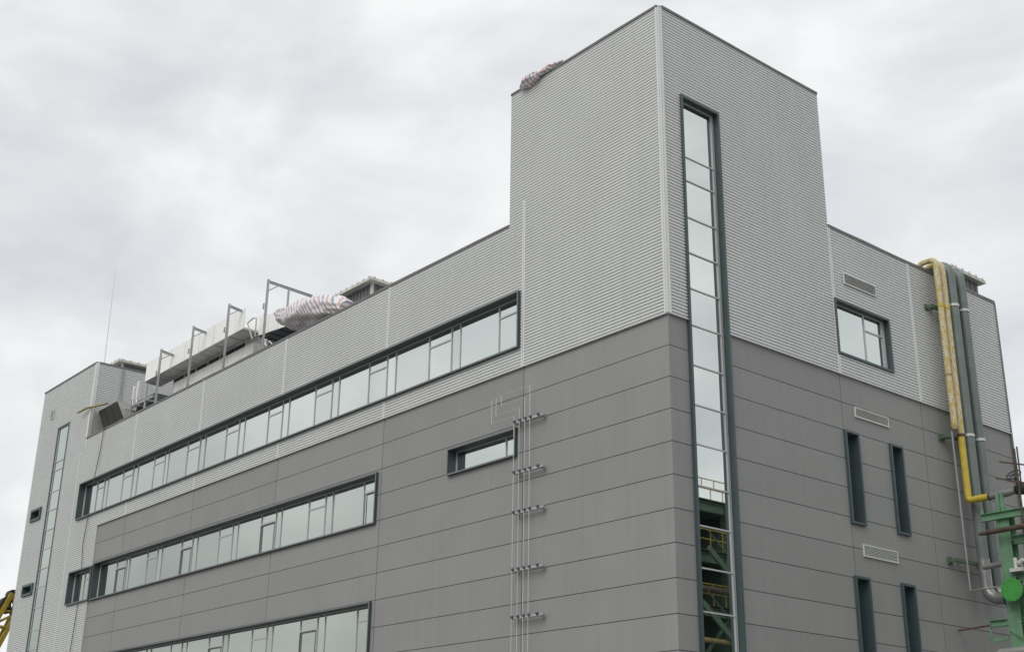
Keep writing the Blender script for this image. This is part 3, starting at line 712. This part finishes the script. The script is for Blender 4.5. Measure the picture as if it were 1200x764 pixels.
for z, v0, m, lab in ((4.12, 14.45, 'bracket', 'pale green pipe bracket high on the short facade'), (-1.02, 14.5, 'bracket', 'green pipe bracket below the flaking yellow pipe end'),
                      (-5.62, 14.2, 'bracket', 'green pipe bracket in line with the upper rack')):
    b = MB(); b.bar((.08,v0,z-.1), (.32,v0,z-.1), .08, .12); b.bar((.3,v0,z-.1), (.3,16.8,z-.1), .08, .12); b.bar((.02,14.7,z-.1), (.26,14.7,z-.1), .07, .1); b.bar((.02,16.0,z-.1), (.26,16.0,z-.1), .07, .1)
    b.box(.002, .08, v0-.12, v0+.12, z-.22, z+.02)
    tag(b.build('pipe_bracket', m, loc=(.1,v0,z)), lab, 'bracket', 'pipe brackets on the short facade')

# ------------------------------------------------------------------ green pipe rack
t = empty('pipe_rack', (2.17, 14.5, GZ))
for x, zt in ((2.17, -4.15), (7.2, -4.0)):
    c = MB(); c.ibeam((x,14.5,GZ), (x,14.5,zt), .46, .44, up=(0,1,0))
    for z in (-4.4, -5.3, -6.55, -8.05, -10.5, -13): c.box(x-.22, x+.22, 14.29, 14.71, z-.012, z+.012)
    c.build('column', 'green', t)
def beam(a, b, w=.18, h=.26, m='green', nm='beam', p=None):
    q = MB(); q.ibeam(a, b, w, h); q.build(nm, m, p or t)
beam((1.42,14.24,-4.42), (7.4,14.24,-4.42)); beam((2.42,14.42,-5.3), (6.95,14.42,-5.3), .2, .3); beam((2.42,14.42,-6.58), (6.95,14.42,-6.58), .2, .28)
beam((1.30,14.22,-8.05), (1.92,14.24,-8.05), .2, .22); beam((2.42,14.42,-8.05), (6.95,14.42,-8.05), .2, .26)
q = MB(); q.bar((1.30,14.2,-8.17), (1.30,14.2,-8.62), .06); q.bar((1.30,14.2,-8.62), (1.92,14.2,-8.58), .06, .1); q.build('bracket', 'green', t)
q = MB(); q.bar((1.5,14.2,-4.3), (1.5,14.2,-4.1), .1, .05); q.box(1.85, 2.5, 14.3, 14.7, -4.28, -4.2); q.bar((2.12,14.25,-4.3), (2.12,14.25,-3.6), .10); q.bar((2.28,14.25,-4.3), (2.28,14.25,-3.62), .07); q.build('pipe_support', 'green', t)
q = MB()
for i in range(6):
    q.bar((1.86,14.2,-8.2-i*.9), (2.48,14.2,-8.65-i*.9), .03)
q.build('brace', 'green', t)
tag(t, 'light green steel pipe rack standing beside the short facade', 'pipe rack')
# the process structure across the yard, which the tall stair window mirrors
t = empty('process_structure', (24.0, 28.0, GZ))
for x in (19.0, 24.5, 30.0):
    for y in (21.5, 24.6, 29.0, 35.0):
        c = MB(); c.ibeam((x,y,GZ), (x,y,.9), .4, .4); c.build('column', 'dullgreen', t)
for z in (.7, -1.9, -4.6, -8.2, -12):
    for y in (21.5, 24.6, 29.0, 35.0): beam((19.0,y,z), (30.0,y,z), .3, .45, 'dullgreen', p=t)
    beam((18.9,21.5,z-.1), (18.9,35,z-.1), .3, .5, 'dullgreen', p=t)
    c = MB(); c.box(18.7, 30.2, 21.3, 35.2, z+.24, z+.30); c.build('deck', 'decking', t)
for y in (22.0, 26.5, 31.0):
    c = MB(); c.tube([(21.8,y,GZ+1),(21.8,y,-9.5),(21.8,y,-6),(21.8,y,0.2)], [1.5,1.7,1.7,1.4], 20); c.build('vessel', 'vessel', t, smooth=True)
c = MB(); c.box(23.6, 23.7, 21.2, 35.2, GZ+.02, .5); c.build('screen_wall', 'vessel', t)
for zb in (1.0, -1.6, -4.3):
    c = MB()
    for k in (.55, 1.05):
        c.tube([(18.75,21.3,zb+k),(18.75,35.2,zb+k)], .03, 6); c.tube([(18.75,21.3,zb+k),(30.1,21.3,zb+k)], .03, 6)
    for i in range(15): c.tube([(18.75,21.3+i*.95,zb),(18.75,21.3+i*.95,zb+1.05)], .028, 6)
    c.build('handrail', 'crane', t)
for y0, z0 in ((21.8, -4.3), (26, -7.9), (22.5, -1.6)):
    c = MB(); c.bar((18.3,y0,z0), (18.3,y0+4.5,z0-3.4), .12, .3); c.bar((18.3,y0,z0+.9), (18.3,y0+4.5,z0-2.5), .05); c.build('stair', 'dullgreen', t)
for y0, y1, z in ((21.5,24.6,-8.2),(24.6,29,-4.6),(24.6,29,-12)):
    c = MB(); c.bar((18.95,y0,z), (18.95,y1,z+3.3), .14); c.build('brace', 'dullgreen', t)
tag(t, 'green process structure with yellow handrails mirrored in the tall stair window', 'structure')
for z, x, r, m, lab in ((-3.6, 18.4, .16, 'rust', 'brown pipe along the front of the process structure'), (-7.2, 18.35, .22, 'pipelow', 'silver pipe along the front of the process structure'),
                     (-10.6, 18.4, .2, 'white', 'white pipe low on the front of the process structure'), (-6.2, 18.5, .12, 'pole', 'ochre thin pipe along the front of the process structure')):
    b = MB(); b.tube([(x,20.5,z),(x,36,z)], r, 12); tag(b.build('process_pipe', m, loc=(x,20.5,z), smooth=True), lab, 'pipe', 'pipes on the process structure')

def long_pipe(nm, m, pts, r, lab, grp='pipes lying on the rack', n=14):
    b = MB(); b.tube(pts, r, n); o = b.build(nm, m, loc=pts[0], smooth=True); return tag(o, lab, 'pipe', grp)
long_pipe('rusty_pipe', 'rust', [(1.42,13.95,-5.02),(1.75,13.95,-5.0),(7.5,13.95,-4.95)], [.05,.09,.09], 'rusty brown pipe crossing the rack below its top beam')
long_pipe('rack_pipe', 'rust', [(2.4,15.0,-6.0),(7.5,15.0,-6.0)], .12, 'dark rusty pipe behind the rack column at right edge')
long_pipe('rack_pipe', 'pipelow', [(.9,14.9,-5.98),(1.75,14.9,-5.95)], .10, 'short silver pipe stub between wall bracket and rack column')
long_pipe('rack_pipe', 'equip', [(1.35,14.2,-9.2),(1.55,14.2,-9.02),(7.5,14.2,-8.95)], .12, 'grey pipe low on the rack at the bottom of the picture')
b = empty('blind_flange', (2.42, 14.0, -7.05))
q = MB(); q.tube([(2.42,13.86,-7.05),(2.42,13.93,-7.05)], .39, 32); q.build('cover_plate', 'greenb', b, smooth=True)
q = MB(); q.tube([(2.42,13.932,-7.05),(2.42,14.0,-7.05)], .38, 32); q.tube([(2.42,14.0,-7.05),(2.42,14.27,-7.05)], .28, 20); q.build('neck', 'rust', b, smooth=True)
q = MB()
for i in range(16):
    a = 2*math.pi*i/16; q.tube([(2.42+.34*math.cos(a),13.84,-7.05+.34*math.sin(a)),(2.42+.34*math.cos(a),13.862,-7.05+.34*math.sin(a))], .022, 6)
q.build('bolt_ring', 'greenb', b)
tag(b, 'round bright green blind flange in front of the rack column', 'flange')
b = empty('gate_valve', (2.62, 15.06, -3.42))
q = MB(); q.tube([(2.4,15.06,-3.44),(2.5,15.06,-3.43),(2.75,15.06,-3.42),(2.95,15.06,-3.42)], [.16,.2,.22,.15], 14); q.tube([(2.62,15.06,-3.4),(2.62,14.75,-3.1)], .07, 10); q.build('valve_body', 'valve', b, smooth=True)
q = MB(); c = Vector((2.62,14.62,-3.0)); ax = Vector((0,-.7,.7)).normalized(); e1 = Vector((1,0,0)); e2 = ax.cross(e1)
q.tube([c+(e1*math.cos(a)+e2*math.sin(a))*.26 for a in [2*math.pi*i/20 for i in range(21)]], .022, 8, caps=False)
for i in range(3):
    a = math.pi*i/3; q.bar(c+(e1*math.cos(a)+e2*math.sin(a))*.26, c-(e1*math.cos(a)+e2*math.sin(a))*.26, .025)
q.build('handwheel', 'valve', b)
q = MB(); q.tube([(2.62,15.06,-3.35),(2.64,15.06,-1.9)], .03, 8); q.build('stem', 'valve', b)
tag(b, 'dark gate valve with handwheel on top of the rack at right edge', 'valve')
b = MB(); b.tube([(2.98,14.2,GZ),(2.98,14.2,-2.2)], .045, 8); tag(b.build('rusty_riser', 'rust', loc=(2.98,14.2,GZ)), 'thin rusty upright pipe at the right edge beside the valve', 'pipe')
b = MB(); b.bar((2.35,13.9,-3.2),(3.4,13.9,-3.55), .05); b.bar((2.5,14.0,-2.62),(3.4,14.0,-2.9), .05)
tag(b.build('scaffold_tube', 'rust', loc=(2.5,13.9,-3.2)), 'pair of slanting rusty scaffold tubes clamped beside the valve', 'scaffold')
b = MB(); b.box(2.3, 2.75, 14.1, 14.4, -6.42, -6.3); b.tube([(2.5,14.2,-6.3),(2.5,14.2,-5.95)], .07, 10); b.tube([(2.6,14.2,-6.15),(2.8,14.2,-6.05)], .08, 10)
tag(b.build('silver_fitting', 'rod', loc=(2.5,14.2,-6.4)), 'small silver pipe fitting sitting on the rack beam', 'fitting')
b = MB(); b.bar((.02,14.3,-8.15), (1.32,14.2,-8.1), .05, .06); tag(b.build('strut', 'rust', loc=(.02,14.3,-8.15)), 'dark strut from the grey wall to the lower rack bracket', 'strut')

# ------------------------------------------------------------------ crane behind the far end
t = empty('mobile_crane', (-60.0, -2.0, GZ))
tip = Vector((-60, 2.0, -1.75)); foot = Vector((-60, -2.6, GZ+2.2)); dv = (foot-tip).normalized(); sx = Vector((0,1,0)) - dv*dv.y; sx.normalize()
bm_ = MB()
for s in (-1, 1):
    for x in (-.35, .35): bm_.bar(tip+sx*s*.42+Vector((x,0,0)), foot+sx*s*.55+Vector((x,0,0)), .2, .26)
L_ = (foot-tip).length; n = 12
for i in range(n):
    a = tip+dv*L_*i/n; b = tip+dv*L_*(i+1)/n; s = 1 if i % 2 else -1
    for x in (-.35, .35): bm_.bar(a+sx*s*.42+Vector((x,0,0)), b-sx*s*.42+Vector((x,0,0)), .12)
    bm_.box(-60.36, -59.64, a.y-.3, a.y+.3, a.z-.05, a.z+.08)
bm_.build('boom', 'crane', t)
h = MB()
for dy, dz, r in ((-.30, .12, .30), (-.62, -.40, .32), (-.92, -.85, .28), (.10, -.2, .25), (-.45, -.9, .22)):
    c = tip+Vector((0,dy,dz)); h.tube([c+Vector((-.3,0,0)), c+Vector((.3,0,0))], r, 14)
h.bar(tip+Vector((.36,-.2,-1.2)), tip+Vector((.36,.1,.45)), .14, .3)
h.build('sheave_head', 'craned', t)
h = MB()
a0 = Vector((-59.6,2.55,-3.0)); b0 = Vector((-59.6,.4,GZ+2.5)); n = 16
for s in (-.22, .22): h.bar(a0+Vector((0,s,0)), b0+Vector((0,s,0)), .06)
for i in range(n):
    p = a0.lerp(b0, i/n); q = a0.lerp(b0, (i+1)/n); s = .22 if i % 2 else -.22
    h.bar(p+Vector((0,s,0)), q-Vector((0,s,0)), .045)
h.build('lattice_jib', 'lattice', t)
h = MB(); h.box(-62.5, -57, -5.5, -1.5, GZ+.9, GZ+1.7); h.box(-61.5, -58.5, -4.5, -1.6, GZ+1.7, GZ+3.4); h.build('carrier', 'crane', t)
for x in (-61.9, -59.8, -57.6):
    for y in (-5.6, -1.4): w_ = MB(); w_.tube([(x,y-.2,GZ+.55),(x,y+.2,GZ+.55)], .55, 18); w_.build('wheel', 'craned', t)
tag(t, 'yellow crane boom with dark sheaves behind the far left corner', 'crane')
